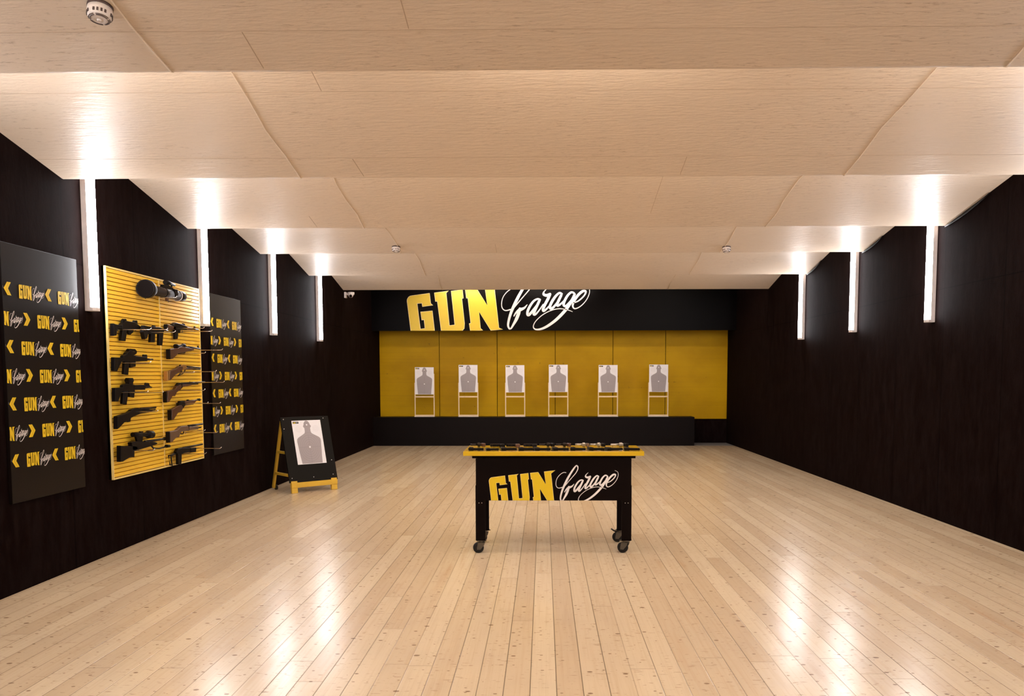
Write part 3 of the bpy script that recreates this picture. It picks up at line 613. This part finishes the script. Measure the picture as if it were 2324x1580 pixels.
# ================================================================== LONG GUNS
XC = {'submachine_gun_a': -3.71, 'submachine_gun_b': -3.664, 'assault_rifle_wood': -3.71, 'carbine_optic_a': -3.69, 'hunting_rifle': -3.69, 'lever_action_rifle': -3.69, 'carbine_optic_b': -3.69, 'pump_shotgun': -3.69, 'sniper_rifle': -3.685, 'double_barrel_shotgun': -3.69, 'wooden_carbine': -3.69, 'tan_shotgun': -3.642, 'folding_stock_shotgun': -3.69}
GUNS = {
 'submachine_gun_a': [
  ('stock', 'black', 0.036, [(7.205, 2.004), (7.25, 1.999), (7.373, 1.994), (7.371, 1.968), (7.26, 1.962), (7.242, 1.903), (7.195, 1.897)]),
  ('receiver', 'black', 0.04, [(7.343, 2.002), (7.406, 2.041), (7.577, 2.038), (7.632, 2.023), (7.695, 2.003), (7.708, 1.982), (7.34, 1.962)]),
  ('rear_sight', 'black', 0.02, [(7.374, 2.011), (7.373, 2.044), (7.391, 2.057), (7.437, 2.06), (7.453, 2.039), (7.452, 2.029)]),
  ('front_sight', 'black', 0.02, [(7.576, 2.035), (7.587, 2.056), (7.641, 2.059), (7.647, 2.028)]),
  ('grip', 'black', 0.03, [(7.361, 1.965), (7.437, 1.97), (7.424, 1.915), (7.402, 1.861), (7.332, 1.862)]),
  ('magazine', 'black', 0.024, [(7.453, 1.971), (7.563, 1.977), (7.555, 1.945), (7.501, 1.92), (7.477, 1.927)]),
  ('barrel', 'steel', -0.01, [(7.71, 1.994), (7.783, 1.993)]),
 ],
 'submachine_gun_b': [
  ('stock', 'black', 0.036, [(7.662, 2.015), (7.731, 2.012), (7.771, 2.004), (7.753, 1.958), (7.724, 1.929), (7.704, 1.897), (7.663, 1.888), (7.636, 1.952)]),
  ('receiver', 'black', 0.038, [(7.711, 2.011), (7.985, 2.016), (8.05, 2.002), (8.054, 1.97), (7.996, 1.953), (7.75, 1.94), (7.722, 1.97)]),
  ('grip', 'black', 0.03, [(7.801, 1.95), (7.877, 1.954), (7.864, 1.869), (7.785, 1.866)]),
  ('magazine', 'black', 0.026, [(7.966, 1.965), (8.055, 1.97), (8.021, 1.846), (7.953, 1.844)]),
  ('front_sight', 'black', 0.02, [(7.849, 2.012), (7.858, 2.028), (7.896, 2.029), (7.898, 2.011)]),
  ('barrel', 'steel', -0.01, [(8.068, 1.996), (8.165, 1.994)]),
 ],
 'assault_rifle_wood': [
  ('stock', 'wood', 0.036, [(8.237, 2.062), (8.353, 2.052), (8.422, 2.051), (8.419, 2.013), (8.35, 2.013), (8.241, 2.005)]),
  ('receiver', 'black', 0.036, [(8.371, 2.068), (8.425, 2.089), (8.547, 2.083), (8.69, 2.067), (8.687, 2.028), (8.367, 2.014)]),
  ('handguard', 'wood', 0.036, [(8.671, 2.063), (8.829, 2.057), (8.828, 2.036), (8.669, 2.03)]),
  ('rear_sight', 'black', 0.015, [(8.615, 2.078), (8.626, 2.094), (8.662, 2.091), (8.669, 2.073)]),
  ('barrel', 'steel', -0.008, [(8.839, 2.052), (9.012, 2.047)]),
  ('front_sight', 'black', 0.012, [(8.901, 2.051), (8.908, 2.08), (8.931, 2.079), (8.934, 2.047)]),
  ('magazine', 'black', 0.024, [(8.407, 2.018), (8.489, 2.023), (8.488, 1.966), (8.474, 1.927), (8.415, 1.922), (8.415, 1.962)]),
  ('grip', 'black', 0.024, [(8.503, 2.021), (8.549, 2.024), (8.539, 1.989), (8.504, 1.989)]),
 ],
 'carbine_optic_a': [
  ('stock', 'black', 0.034, [(7.156, 1.713), (7.314, 1.714), (7.311, 1.68), (7.274, 1.674), (7.194, 1.594), (7.147, 1.597)]),
  ('receiver', 'black', 0.034, [(7.312, 1.729), (7.376, 1.746), (7.533, 1.736), (7.532, 1.682), (7.309, 1.679)]),
  ('handguard', 'black', 0.04, [(7.52, 1.734), (7.745, 1.728), (7.742, 1.691), (7.516, 1.683)]),
  ('barrel', 'steel', -0.01, [(7.763, 1.708), (7.887, 1.709)]),
  ('optic_sight', 'black', 0.04, [(7.363, 1.739), (7.378, 1.757), (7.427, 1.782), (7.442, 1.796), (7.524, 1.795), (7.555, 1.776), (7.545, 1.753), (7.485, 1.735)]),
  ('front_sight', 'black', 0.014, [(7.693, 1.728), (7.7, 1.751), (7.768, 1.752), (7.775, 1.726)]),
  ('grip', 'black', 0.028, [(7.341, 1.682), (7.418, 1.682), (7.388, 1.562), (7.319, 1.57)]),
  ('magazine', 'black', 0.024, [(7.429, 1.682), (7.539, 1.684), (7.533, 1.638), (7.441, 1.627)]),
 ],
 'hunting_rifle': [
  ('stock', 'wood', 0.04, [(8.227, 1.817), (8.416, 1.834), (8.478, 1.852), (8.64, 1.846), (8.792, 1.837), (8.791, 1.821), (8.6, 1.8), (8.509, 1.788), (8.42, 1.78), (8.296, 1.726), (8.224, 1.717)]),
  ('receiver', 'black', 0.03, [(8.48, 1.844), (8.508, 1.864), (8.616, 1.864), (8.708, 1.852), (8.707, 1.84), (8.488, 1.831)]),
  ('scope', 'black', -0.022, [(8.388, 1.85), (8.592, 1.863)]),
  ('magazine', 'black', 0.026, [(8.446, 1.794), (8.602, 1.803), (8.582, 1.777), (8.45, 1.773)]),
  ('barrel', 'steel', -0.011, [(8.701, 1.852), (8.987, 1.844)]),
  ('front_sight', 'black', 0.01, [(8.925, 1.847), (8.931, 1.874), (8.955, 1.875), (8.96, 1.844)]),
 ],
 'lever_action_rifle': [
  ('stock', 'wood', 0.036, [(8.215, 1.603), (8.361, 1.626), (8.45, 1.654), (8.512, 1.647), (8.51, 1.624), (8.445, 1.593), (8.33, 1.562), (8.225, 1.512), (8.191, 1.511)]),
  ('butt_plate', 'brass', 0.04, [(8.152, 1.6), (8.21, 1.603), (8.187, 1.511), (8.148, 1.505)]),
  ('receiver', 'brass', 0.03, [(8.474, 1.652), (8.511, 1.666), (8.605, 1.669), (8.613, 1.623), (8.486, 1.611)]),
  ('forearm', 'wood', 0.032, [(8.6, 1.638), (8.754, 1.64), (8.753, 1.618), (8.599, 1.618)]),
  ('barrel', 'steel', -0.01, [(8.63, 1.65), (8.988, 1.641)]),
  ('magazine_tube', 'steel', -0.008, [(8.758, 1.626), (8.975, 1.626)]),
  ('lever', 'steel', -0.005, [(8.519, 1.615), (8.499, 1.586), (8.453, 1.564), (8.427, 1.555), (8.471, 1.563), (8.534, 1.574), (8.581, 1.594), (8.6, 1.617)]),
  ('hammer', 'black', 0.01, [(8.462, 1.652), (8.474, 1.668), (8.502, 1.668), (8.512, 1.653)]),
 ],
 'carbine_optic_b': [
  ('stock', 'black', 0.034, [(7.149, 1.452), (7.292, 1.454), (7.29, 1.422), (7.261, 1.415), (7.189, 1.333), (7.14, 1.336)]),
  ('receiver', 'black', 0.034, [(7.287, 1.474), (7.339, 1.486), (7.492, 1.475), (7.493, 1.417), (7.283, 1.421)]),
  ('handguard', 'black', 0.04, [(7.483, 1.474), (7.682, 1.473), (7.681, 1.427), (7.48, 1.428)]),
  ('barrel', 'steel', -0.01, [(7.711, 1.448), (7.843, 1.447)]),
  ('front_sight', 'black', 0.014, [(7.705, 1.468), (7.723, 1.491), (7.782, 1.489), (7.799, 1.468), (7.829, 1.448), (7.707, 1.448)]),
  ('optic_sight', 'black', 0.04, [(7.389, 1.481), (7.388, 1.504), (7.378, 1.516), (7.395, 1.536), (7.461, 1.535), (7.48, 1.517), (7.461, 1.503), (7.459, 1.477)]),
  ('grip', 'black', 0.028, [(7.296, 1.423), (7.38, 1.419), (7.34, 1.3), (7.272, 1.31)]),
  ('magazine', 'black', 0.024, [(7.396, 1.421), (7.501, 1.419), (7.485, 1.359), (7.409, 1.367)]),
 ],
 'pump_shotgun': [
  ('stock', 'black', 0.04, [(7.165, 1.206), (7.294, 1.222), (7.366, 1.231), (7.44, 1.254), (7.467, 1.224), (7.455, 1.192), (7.397, 1.18), (7.381, 1.147), (7.342, 1.145), (7.308, 1.159), (7.184, 1.104), (7.156, 1.097)]),
  ('receiver', 'black', 0.032, [(7.387, 1.23), (7.421, 1.255), (7.529, 1.267), (7.614, 1.256), (7.596, 1.211), (7.456, 1.19)]),
  ('barrel', 'steel', -0.012, [(7.612, 1.25), (7.914, 1.254)]),
  ('magazine_tube', 'steel', -0.009, [(7.78, 1.23), (7.9, 1.233)]),
  ('forearm', 'black', 0.04, [(7.56, 1.238), (7.774, 1.241), (7.772, 1.217), (7.558, 1.21)]),
 ],
 'sniper_rifle': [
  ('stock', 'black', 0.04, [(7.19, 0.95), (7.352, 0.931), (7.418, 0.932), (7.484, 0.915), (7.485, 0.894), (7.427, 0.879), (7.421, 0.826), (7.358, 0.837), (7.221, 0.809), (7.179, 0.81)]),
  ('receiver', 'black', 0.04, [(7.381, 0.963), (7.421, 0.969), (7.515, 0.964), (7.825, 0.933), (7.876, 0.92), (7.875, 0.909), (7.763, 0.899), (7.509, 0.885), (7.401, 0.89)]),
  ('barrel', 'steel', -0.012, [(7.662, 0.947), (8.141, 0.945)]),
  ('muzzle_brake', 'steel', -0.017, [(8.062, 0.945), (8.149, 0.946)]),
  ('scope', 'black', -0.022, [(7.442, 1.028), (7.529, 1.022), (7.695, 1.012)]),
  ('scope_objective', 'black', -0.036, [(7.684, 1.013), (7.807, 1.005)]),
  ('scope_turret', 'black', 0.02, [(7.574, 1.024), (7.576, 1.05), (7.622, 1.047), (7.623, 1.02)]),
  ('scope_mount', 'black', 0.02, [(7.482, 1.017), (7.622, 1.007), (7.603, 0.952), (7.508, 0.959)]),
  ('bipod', 'steel', -0.008, [(7.788, 0.903), (7.829, 0.873), (7.948, 0.86), (8.135, 0.868)]),
  ('bipod_foot', 'black', -0.016, [(8.096, 0.87), (8.167, 0.866)]),
 ],
 'double_barrel_shotgun': [
  ('stock', 'wood', 0.036, [(8.168, 1.406), (8.315, 1.419), (8.376, 1.457), (8.444, 1.474), (8.471, 1.448), (8.44, 1.414), (8.349, 1.387), (8.313, 1.354), (8.252, 1.353), (8.176, 1.299), (8.12, 1.294)]),
  ('receiver', 'black', 0.034, [(8.379, 1.464), (8.422, 1.485), (8.49, 1.483), (8.493, 1.437), (8.424, 1.403), (8.366, 1.413)]),
  ('barrel', 'steel', -0.011, [(8.507, 1.477), (9.085, 1.487)]),
  ('magazine_tube', 'steel', -0.01, [(8.506, 1.459), (8.902, 1.47)]),
  ('forearm', 'wood', 0.034, [(8.48, 1.467), (8.782, 1.473), (8.708, 1.455), (8.487, 1.44)]),
 ],
 'wooden_carbine': [
  ('stock', 'wood', 0.036, [(8.242, 1.222), (8.385, 1.255), (8.454, 1.26), (8.489, 1.23), (8.441, 1.188), (8.366, 1.183), (8.267, 1.123), (8.207, 1.118)]),
  ('receiver', 'black', 0.032, [(8.387, 1.262), (8.436, 1.298), (8.53, 1.299), (8.566, 1.265), (8.493, 1.221), (8.44, 1.243)]),
  ('forearm', 'wood', 0.034, [(8.527, 1.294), (8.837, 1.298), (8.747, 1.255), (8.542, 1.252)]),
  ('barrel', 'steel', -0.008, [(8.562, 1.289), (8.964, 1.3)]),
  ('rear_sight', 'black', 0.012, [(8.614, 1.293), (8.624, 1.309), (8.66, 1.31), (8.668, 1.293)]),
  ('front_sight', 'black', 0.014, [(8.88, 1.293), (8.887, 1.311), (8.938, 1.314), (8.943, 1.285)]),
 ],
 'tan_shotgun': [
  ('stock', 'tan', 0.04, [(8.058, 1.015), (8.22, 1.017), (8.279, 1.036), (8.318, 0.997), (8.286, 0.976), (8.255, 0.944), (8.211, 0.953), (8.106, 0.912), (8.05, 0.908)]),
  ('receiver', 'tan', 0.034, [(8.26, 1.026), (8.312, 1.05), (8.483, 1.047), (8.5, 0.996), (8.308, 0.996)]),
  ('barrel', 'steel', -0.012, [(8.518, 1.042), (8.875, 1.041)]),
  ('magazine_tube', 'steel', -0.01, [(8.534, 1.02), (8.829, 1.009)]),
  ('forearm', 'tan', 0.04, [(8.502, 1.035), (8.727, 1.028), (8.728, 0.993), (8.508, 0.998)]),
  ('trigger_guard', 'black', -0.005, [(8.329, 0.996), (8.341, 0.972), (8.391, 0.97), (8.41, 0.991)]),
 ],
 'folding_stock_shotgun': [
  ('stock', 'steel', -0.008, [(8.369, 0.785), (8.155, 0.771), (8.18, 0.676), (8.224, 0.663), (8.205, 0.76)]),
  ('receiver', 'black', 0.034, [(8.294, 0.795), (8.341, 0.826), (8.457, 0.826), (8.64, 0.803), (8.637, 0.762), (8.435, 0.766), (8.333, 0.766)]),
  ('barrel', 'steel', -0.012, [(8.491, 0.818), (8.969, 0.816)]),
  ('forearm', 'black', 0.04, [(8.628, 0.806), (8.773, 0.799), (8.762, 0.751), (8.635, 0.758)]),
  ('grip', 'black', 0.028, [(8.341, 0.773), (8.428, 0.768), (8.41, 0.658), (8.339, 0.665)]),
 ],
}

GL_INFO = {
 'submachine_gun_a': ('submachine_gun', 'black compact submachine gun at the left end of the top gun row', 'gun'),
 'submachine_gun_b': ('submachine_gun', 'black short gun with long straight magazine, middle of the top gun row', 'gun'),
 'assault_rifle_wood': ('assault_rifle', 'assault rifle with brown wood stock, right end of the top gun row', 'gun'),
 'carbine_optic_a': ('carbine', 'black carbine with optic sight, upper one of the two in the left column', 'gun'),
 'hunting_rifle': ('hunting_rifle', 'brown stocked rifle with a scope, topmost of the right column', 'gun'),
 'lever_action_rifle': ('lever_action_rifle', 'lever action rifle with brass butt plate and brass receiver', 'gun'),
 'carbine_optic_b': ('carbine', 'black carbine with optic sight, lower one of the two in the left column', 'gun'),
 'pump_shotgun': ('pump_shotgun', 'all black pump shotgun above the scoped sniper rifle', 'gun'),
 'sniper_rifle': ('sniper_rifle', 'black sniper rifle with large scope and bipod at the bottom left of the rack', 'gun'),
 'double_barrel_shotgun': ('double_barrel_shotgun', 'long barrelled shotgun with bright top barrel and dark wood stock', 'gun'),
 'wooden_carbine': ('wooden_carbine', 'short dark wooden carbine below the long barrelled shotgun', 'gun'),
 'tan_shotgun': ('tan_shotgun', 'tan brown pump shotgun above the folding stock gun', 'gun'),
 'folding_stock_shotgun': ('folding_stock_shotgun', 'black shotgun with skeleton folding stock at the bottom right of the rack', 'gun')}
for key, parts in GUNS.items():
    nm, lab, cat = GL_INFO[key]
    ys = [a for p_ in parts for a, _ in p_[3]]; zs = [b for p_ in parts for _, b in p_[3]]
    off = (XC[key], (min(ys) + max(ys)) / 2, min(zs))
    t = thing(nm, off, lab, cat, group='long guns on the yellow rack')
    for (pn, mt, th, pts) in parts:
        if th > 0:
            m = mb(off).prism(pts, lambda a, b, x: (x, a, b), XC[key] + th / 2, XC[key] - th / 2, min(.004, th * .22))
            if pn in ('optic_sight',):
                yc = sum(a for a, _ in pts) / len(pts); zc = sum(b for _, b in pts) / len(pts)
                m.tube([(XC[key], yc - .045, zc + .004), (XC[key], yc + .045, zc + .004)], .021, 14)
        else:
            r = -th; m = mb(off)
            P = [(XC[key], a, b) for a, b in pts]
            if len(P) == 2 and r > .009:
                a, b = Vector(P[0]), Vector(P[1])
                if pn == 'scope': P = [a, a.lerp(b, .18), a.lerp(b, .26), a.lerp(b, .8), a.lerp(b, .86), b]; rr = [r, r, r * .6, r * .6, r, r]
                elif pn == 'scope_objective': P = [a, a.lerp(b, .4), b]; rr = [r * .5, r, r]
                else: P = [a, a.lerp(b, .5), b]; rr = [r, r * .9, r * .85]
                m.tube(P, rr, 14)
            else:
                if pn == 'stock': P = P + [P[0]]
                m.tube(P, r, 10)
        m.build(pn, {'black': 'black', 'wood': 'wood', 'steel': 'steel', 'brass': 'brass', 'tan': 'tan'}[mt], t)
    # butt pad at the end of solid stocks
    for (pn, mt, th, pts) in parts:
        if pn == 'stock' and th > 0 and mt in ('wood', 'tan'):
            y0 = min(a for a, _ in pts); zz_ = [b for a, b in pts if a < y0 + .06]
            mb(off).hexa((XC[key] - th / 2 - .001, y0 - .008, min(zz_) + .002), (XC[key] + th / 2 + .001, y0 + .006, max(zz_) - .002)).build('butt_pad', 'black', t, bevel=.004)
            break
# launcher
zc = 2.352; xc = -3.65
off = (xc, 8.05, 2.25)
t = thing('launcher_tube', off, 'dark olive shoulder launcher tube with flared rear end at the top of the rack', 'launcher')
mb(off).tube([(xc, 7.78, zc), (xc, 8.40, zc)], .047, 24).build('tube', 'olive', t)
mb(off).lathe((xc, 7.70, zc), [(.070, .03), (.074, .002), (.083, 0), (.086, .015), (.083, .06), (.064, .11), (.049, .15)], axis=(0, 1, 0), n=28).build('rear_flare', 'black', t)
mb(off).lathe((xc, 7.70, zc), [(.074, -.001), (.060, .0), (.058, .012), (.034, .014), (.030, .004), (.01, .003)], axis=(0, 1, 0), n=28).build('rear_cap', 'dark', t)
mb(off).lathe((xc, 8.37, zc), [(.048, 0), (.054, .02), (.054, .11), (.049, .12)], axis=(0, 1, 0), n=28).build('front_collar', 'black', t)
mb(off).lathe((xc, 8.375, zc), [(.055, 0), (.055, .008)], axis=(0, 1, 0), n=28).build('front_band', 'white', t, label='thin pale band')
mb(off).lathe((xc, 8.06, zc), [(.049, 0), (.051, .01), (.049, .02)], axis=(0, 1, 0), n=28).build('clamp_band', 'black', t)
mb(off).prism([(8.01, 2.385), (8.04, 2.425), (8.14, 2.435), (8.24, 2.415), (8.27, 2.385), (8.25, 2.36), (8.04, 2.36)], lambda a, b, x: (x, a, b), xc + .025, xc - .01, .004).build('sight_base', 'black', t)
mb(off).tube([(xc + .008, 8.10, 2.452), (xc + .008, 8.18, 2.456), (xc + .008, 8.31, 2.446)], [.022, .019, .013], 14).build('optic_sight', 'black', t)
mb(off).tube([(xc + .008, 8.24, 2.452), (xc + .008, 8.245, 2.425)], .010, 10).build('sight_mount', 'black', t)
mb(off).prism([(8.20, 2.40), (8.27, 2.40), (8.28, 2.345), (8.23, 2.325), (8.21, 2.36)], lambda a, b, x: (x, a, b), xc + .055, xc + .03, .003).build('side_knob', 'black', t)
mb(off).prism([(8.12, 2.315), (8.17, 2.315), (8.16, 2.275), (8.13, 2.275)], lambda a, b, x: (x, a, b), xc + .01, xc - .01, .002).build('trigger_lug', 'brown', t)

# ================================================================== EASEL
u_ = Vector((.741, .672, 0)); w_ = Vector((-.672, .741, 0)); F0 = Vector((-3.0875, 11.165, 0))
ez = math.atan2(u_.y, u_.x)
t = thing('target_easel', F0, 'black rubber target board on a yellow wooden A-frame easel by the left wall', 'easel', ez)
lean = .25; zb, zt = .142, 1.0
th_ = math.atan2(lean, zt - zb); Lb = math.hypot(lean, zt - zb)
mb().prism([(-.35, 0), (.35, 0), (.35, Lb), (-.35, Lb)], lambda a, b, c: (a, c * math.cos(th_) + b * math.sin(th_) + .0, zb + b * math.cos(th_) - c * math.sin(th_)), 0, .022, .003).build('board', 'boardgreen', t)
bpnt = lambda a, b, c: (a, c * math.cos(th_) + b * math.sin(th_), zb + b * math.cos(th_) - c * math.sin(th_))
bo = [c for c in children(t)][0]
for i, (a, b) in enumerate(((-.31, Lb - .03), (.27, Lb - .03), (-.32, Lb - .16), (-.31, .06), (.30, .27), (.0, .055), (.29, .07))):
    q = Vector(bpnt(a, b, -.003)); mb(q).lathe(q, [(.006, 0), (.006, .004)], axis=(0, math.cos(th_), -math.sin(th_)), n=10).build('bolt', 'bolt', bo, loc=q)
for s in (-.29, .29):
    m = mb().beam((s, -.005, .0), (s, .012, .16), .085, .035, up=(0, 1, 0)); m.beam(bpnt(s, -.02, .04), bpnt(s, Lb + .0, .04), .05, .035, up=(0, 1, 0)); m.build('front_leg', 'ywood', t, bevel=.003)
mb().hexa((-.335, -.02, .072), (.335, .025, .14)).build('bottom_rail', 'ywood', t, bevel=.003)
ap = Vector(bpnt(0, Lb - .04, .06))
for s, s2 in ((-.31, -.345), (.14, .13)):
    m = mb().beam((s2, .52, .03), (s, ap.y, ap.z), .045, .03, up=(1, 0, 0)); m.build('rear_leg', 'ywood', t, bevel=.002)
    mb().lathe((s2 + .03, .50, .034), [(.034, -.012), (.034, .012)], axis=(1, 0, 0), n=20).build('wheel', 'tyre', t, label='black wheel')
for z in (.235, .53):
    fr = (z - .03) / (ap.z - .03); yb_ = .52 + (ap.y - .52) * fr; yf = (z - zb) * math.tan(th_) + .04
    mb().beam((-.315 - .02 * (1 - fr), yf, z), (-.315 - .03 * (1 - fr), yb_, z), .03, .035).build('brace', 'ywood', t, bevel=.002)
ep = make_paper('paper silhouette target pinned on the black easel board')
R2 = Matrix.Rotation(ez, 4, 'Z') @ Matrix.Translation(bpnt(.01, .235, -.0015)) @ Matrix.Rotation(-th_, 4, 'X')
ep.matrix_world = Matrix.Translation(F0) @ R2

# ================================================================== DISPLAY TABLE
TX0, TX1, TY0, TY1 = -.695, .867, 7.19, 7.815
off = (.086, 7.5, 0)
t = thing('display_table', off, 'black rolling display table with yellow top and lettered front, on the plank floor', 'table')
mb(off).hexa((TX0, TY0, .86), (TX1, TY1, .899)).build('tabletop', 'ytable', t, bevel=.002, label='yellow tabletop')
mb(off).hexa((-.62, TY0 + .03, .8365), (.796, TY1 - .03, .860)).build('sub_top', 'apron', t, bevel=.0015)
fr = mb(off).hexa((-.588, 7.212, .469), (.760, 7.2155, .8365)).hexa((-.50, 7.2155, .469), (.672, 7.232, .8365)).build('front_panel', 'apron', t)
mb(off).hexa((-.586, 7.74, .60), (.758, 7.755, .8365)).build('rear_rail', 'apron', t)
for s, a in ((-1, -.586), (1, .741)): mb(off).hexa((a, 7.28, .469), (a + .017, 7.74, .8365)).build('side_panel', 'apron', t)
fT = lambda u, v, tt: (-.58734 + .0005754 * u, 7.2118 - tt, .83949 - .0005809 * v)
logo(fr, off, fT, .0006, [((0, 0, .4695), (0, 0, -1))])
def caster(x, y, ang, parent, brake):
    c = bpy.data.objects.new('caster', bpy.data.meshes.new('caster'))
    m = mb().hexa((-.042, -.036, .108), (.042, .036, .116)).lathe((0, 0, .112), [(.022, 0), (.022, -.018)], n=16)
    for s in (-1, 1):
        m.prism([(-.030, .096), (.030, .096), (.022, .070), (-.010, .030), (-.040, .030), (-.040, .052)], lambda a, b, q: (a, q, b), s * .019, s * .022)
    m.hexa((-.030, -.022, .092), (.030, .022, .098))
    c = m.build('caster', 'zinc', parent, loc=(x - off[0], y - off[1], 0), label='steel swivel caster'); c.rotation_euler = (0, 0, ang)
    mb().lathe((-.026, 0, .0475), [(.030, -.017), (.043, -.017), (.0475, -.012), (.0475, .012), (.043, .017), (.030, .017)], axis=(0, 1, 0), n=28).build('wheel', 'tyre', c)
    mb().lathe((-.026, 0, .0475), [(.012, -.0245), (.012, .0245)], axis=(0, 1, 0), n=14).build('axle', 'zinc', c)
    if brake: mb().prism([(-.03, .10), (-.06, .108), (-.085, .122), (-.088, .117), (-.062, .100), (-.035, .088)], lambda a, b, q: (a, q, b), -.012, .012).build('brake_lever', 'black', c)
    return c
for x, y, ang, br, ya in ((-.546, 7.235, .12, False, 7.2165), (.717, 7.235, -.55, False, 7.2165), (-.552, 7.72, .7, True, 7.70), (.715, 7.72, -.35, True, 7.70)):
    s = -1 if x < 0 else 1
    m = mb(off); xo = -.592 if s < 0 else .764; xi = xo - s * .085
    m.hexa((min(xo, xi), ya, .115), (max(xo, xi), ya + .004, .6)).hexa((min(xo, xo - s * .004), ya, .115), (max(xo, xo - s * .004), ya + .06, .6))
    m.hexa((min(xo, xi), ya, .115), (max(xo, xi), ya + .06, .121))
    lg = m.build('leg', 'apron', t)
    for dx in (.03, .055):
        q = Vector((xo - s * dx, ya - .001, .447)); mb(off).lathe(q, [(.004, 0), (.004, -.002)], axis=(0, 1, 0), n=8).build('screw', 'bolt', lg, label='bright screw head')
    caster(x, y + .02, ang, t, br)

# ================================================================== PISTOLS ON THE TABLE
def make_pistol(label, body='black', grip='black', L=.165):
    t = thing('pistol', (0, 0, 0), label, 'pistol', group='handguns laid out on the yellow table')
    P = lambda poly, a, b, bev, nm, mt: mb().prism(poly, lambda x, y, z: (x, y, z), a, b, bev).build(nm, mt, t)
    P([(-.09, .015), (.075, .015), (.080, .010), (.080, -.012), (-.09, -.012)], .003, .029, .003, 'slide', body)
    P([(-.062, -.012), (.072, -.012), (.082, -.016), (.078, -.024), (.02, -.026), (-.06, -.024)], .004, .028, .002, 'frame', 'black')
    P([(.026, -.024), (.078, -.020), (.095, -.100), (.088, -.108), (.050, -.104), (.044, -.096)], .0, .032, .004, 'grip', grip)
    mb().tube([(.030, -.026, .016), (.020, -.052, .016), (-.006, -.055, .016), (-.016, -.026, .016)], .003, 8).build('trigger_guard', 'black', t)
    mb().tube([(-.094, .003, .016), (-.088, .003, .016)], .007, 12).build('muzzle', 'steel', t)
    return t
def make_revolver(label, body='silver', grip='black'):
    t = thing('revolver', (0, 0, 0), label, 'revolver', group='handguns laid out on the yellow table')
    mb().tube([(-.125, .006, .021), (-.02, .006, .021)], [.0095, .0105], 14).build('barrel', body, t)
    mb().prism([(-.125, .014), (-.02, .018), (-.02, .022), (-.125, .020)], lambda x, y, z: (x, y, z), .016, .026, .001).build('barrel_rib', body, t)
    mb().lathe((-.018, -.002, .021), [(.019, 0), (.0205, .004), (.0205, .036), (.018, .040)], axis=(1, 0, 0), n=12).build('cylinder', body, t)
    mb().prism([(-.03, .020), (.026, .022), (.046, .012), (.050, -.02), (.030, -.034), (-.03, -.028), (-.03, -.022), (-.019, -.022), (.022, -.022), (.022, .018), (-.03, .016)], lambda x, y, z: (x, y, z), .010, .032, .002).build('frame', body, t)
    mb().prism([(.030, -.030), (.050, -.012), (.068, -.045), (.086, -.092), (.078, -.104), (.052, -.098), (.040, -.06)], lambda x, y, z: (x, y, z), .004, .038, .005).build('grip', grip, t)
    mb().tube([(.026, -.030, .021), (.016, -.054, .021), (-.008, -.052, .021), (-.014, -.028, .021)], .003, 8).build('trigger_guard', body, t)
    mb().prism([(.044, .010), (.060, .030), (.070, .032), (.060, .014), (.052, -.004)], lambda x, y, z: (x, y, z), .017, .025, .001).build('hammer', body, t)
    return t
zt_ = .8992
front = [247, 440, 628, 830, 1013, 1222, 1417, 1632, 1840, 2037]
fa_ = [-.12, .05, .0, -.04, .03, .02, -.16, .0, .10, -.14]
fl_ = ['leftmost of the near row', 'short one, second in the near row', 'third in the near row from the left', 'fourth in the near row from the left', 'fifth in the near row from the left', 'sixth in the near row from the left',
       'seventh in near row, tilted', 'eighth in the near row from the left', 'ninth in the near row from the left', 'rightmost in the near row']
p0 = None
for i, zx in enumerate(front):
    px = 1030 + zx / 5.052; X = (px - 1233.5) * 7.30 / 1900
    lab = 'flat black pistol on the table, ' + fl_[i]
    o = make_pistol(lab) if p0 is None else copy_tree(p0); p0 = p0 or o
    o['label'] = lab; o.location = (X, 7.275, zt_); o.rotation_euler = (0, 0, PI + fa_[i]); s = .62 if i == 1 else .78
    o.scale = (s, s, s)
back = [(280, 'r', 'steel', 'brown', 'dark revolver with brown grip, leftmost of the far row', .25), (495, 'p', 'steel', 'black', 'dark pistol, second in the far row from the left', .1), (680, 'p', 'black', 'brown', 'dark pistol, third in the far row from the left', -.05),
        (880, 'p', 'steel', 'black', 'dark grey pistol, fourth in the far row from the left', -.15), (1080, 'r', 'steel', 'black', 'dark revolver, fifth in the far row from the left', .15), (1268, 'r', 'steel', 'wood', 'revolver with brown wood grip, sixth in the far row', .1),
        (1490, 'r', 'silver', 'tan', 'bright silver revolver with pale grip, seventh in the far row', -.05), (1662, 'r', 'silver', 'black', 'silver revolver with dark grip, eighth in the far row', .12), (1915, 'r', 'silver', 'black', 'long silver barrelled revolver with black grip, rightmost of the far row', .1)]
for zx, kd, bd, gp, lab, an in back:
    px = 1030 + zx / 5.052; X = (px - 1233.5) * 7.64 / 1900
    lab = lab + ' on the yellow table'
    o = make_revolver(lab, bd, gp) if kd == 'r' else make_pistol(lab, bd, gp)
    o.location = (X, 7.665 if kd == 'r' else 7.655, zt_); o.rotation_euler = (0, 0, an)
    s = (.72 if zx > 1900 else .62) if kd == 'r' else .72; o.scale = (s, s, .95)
bpy.context.view_layer.update()
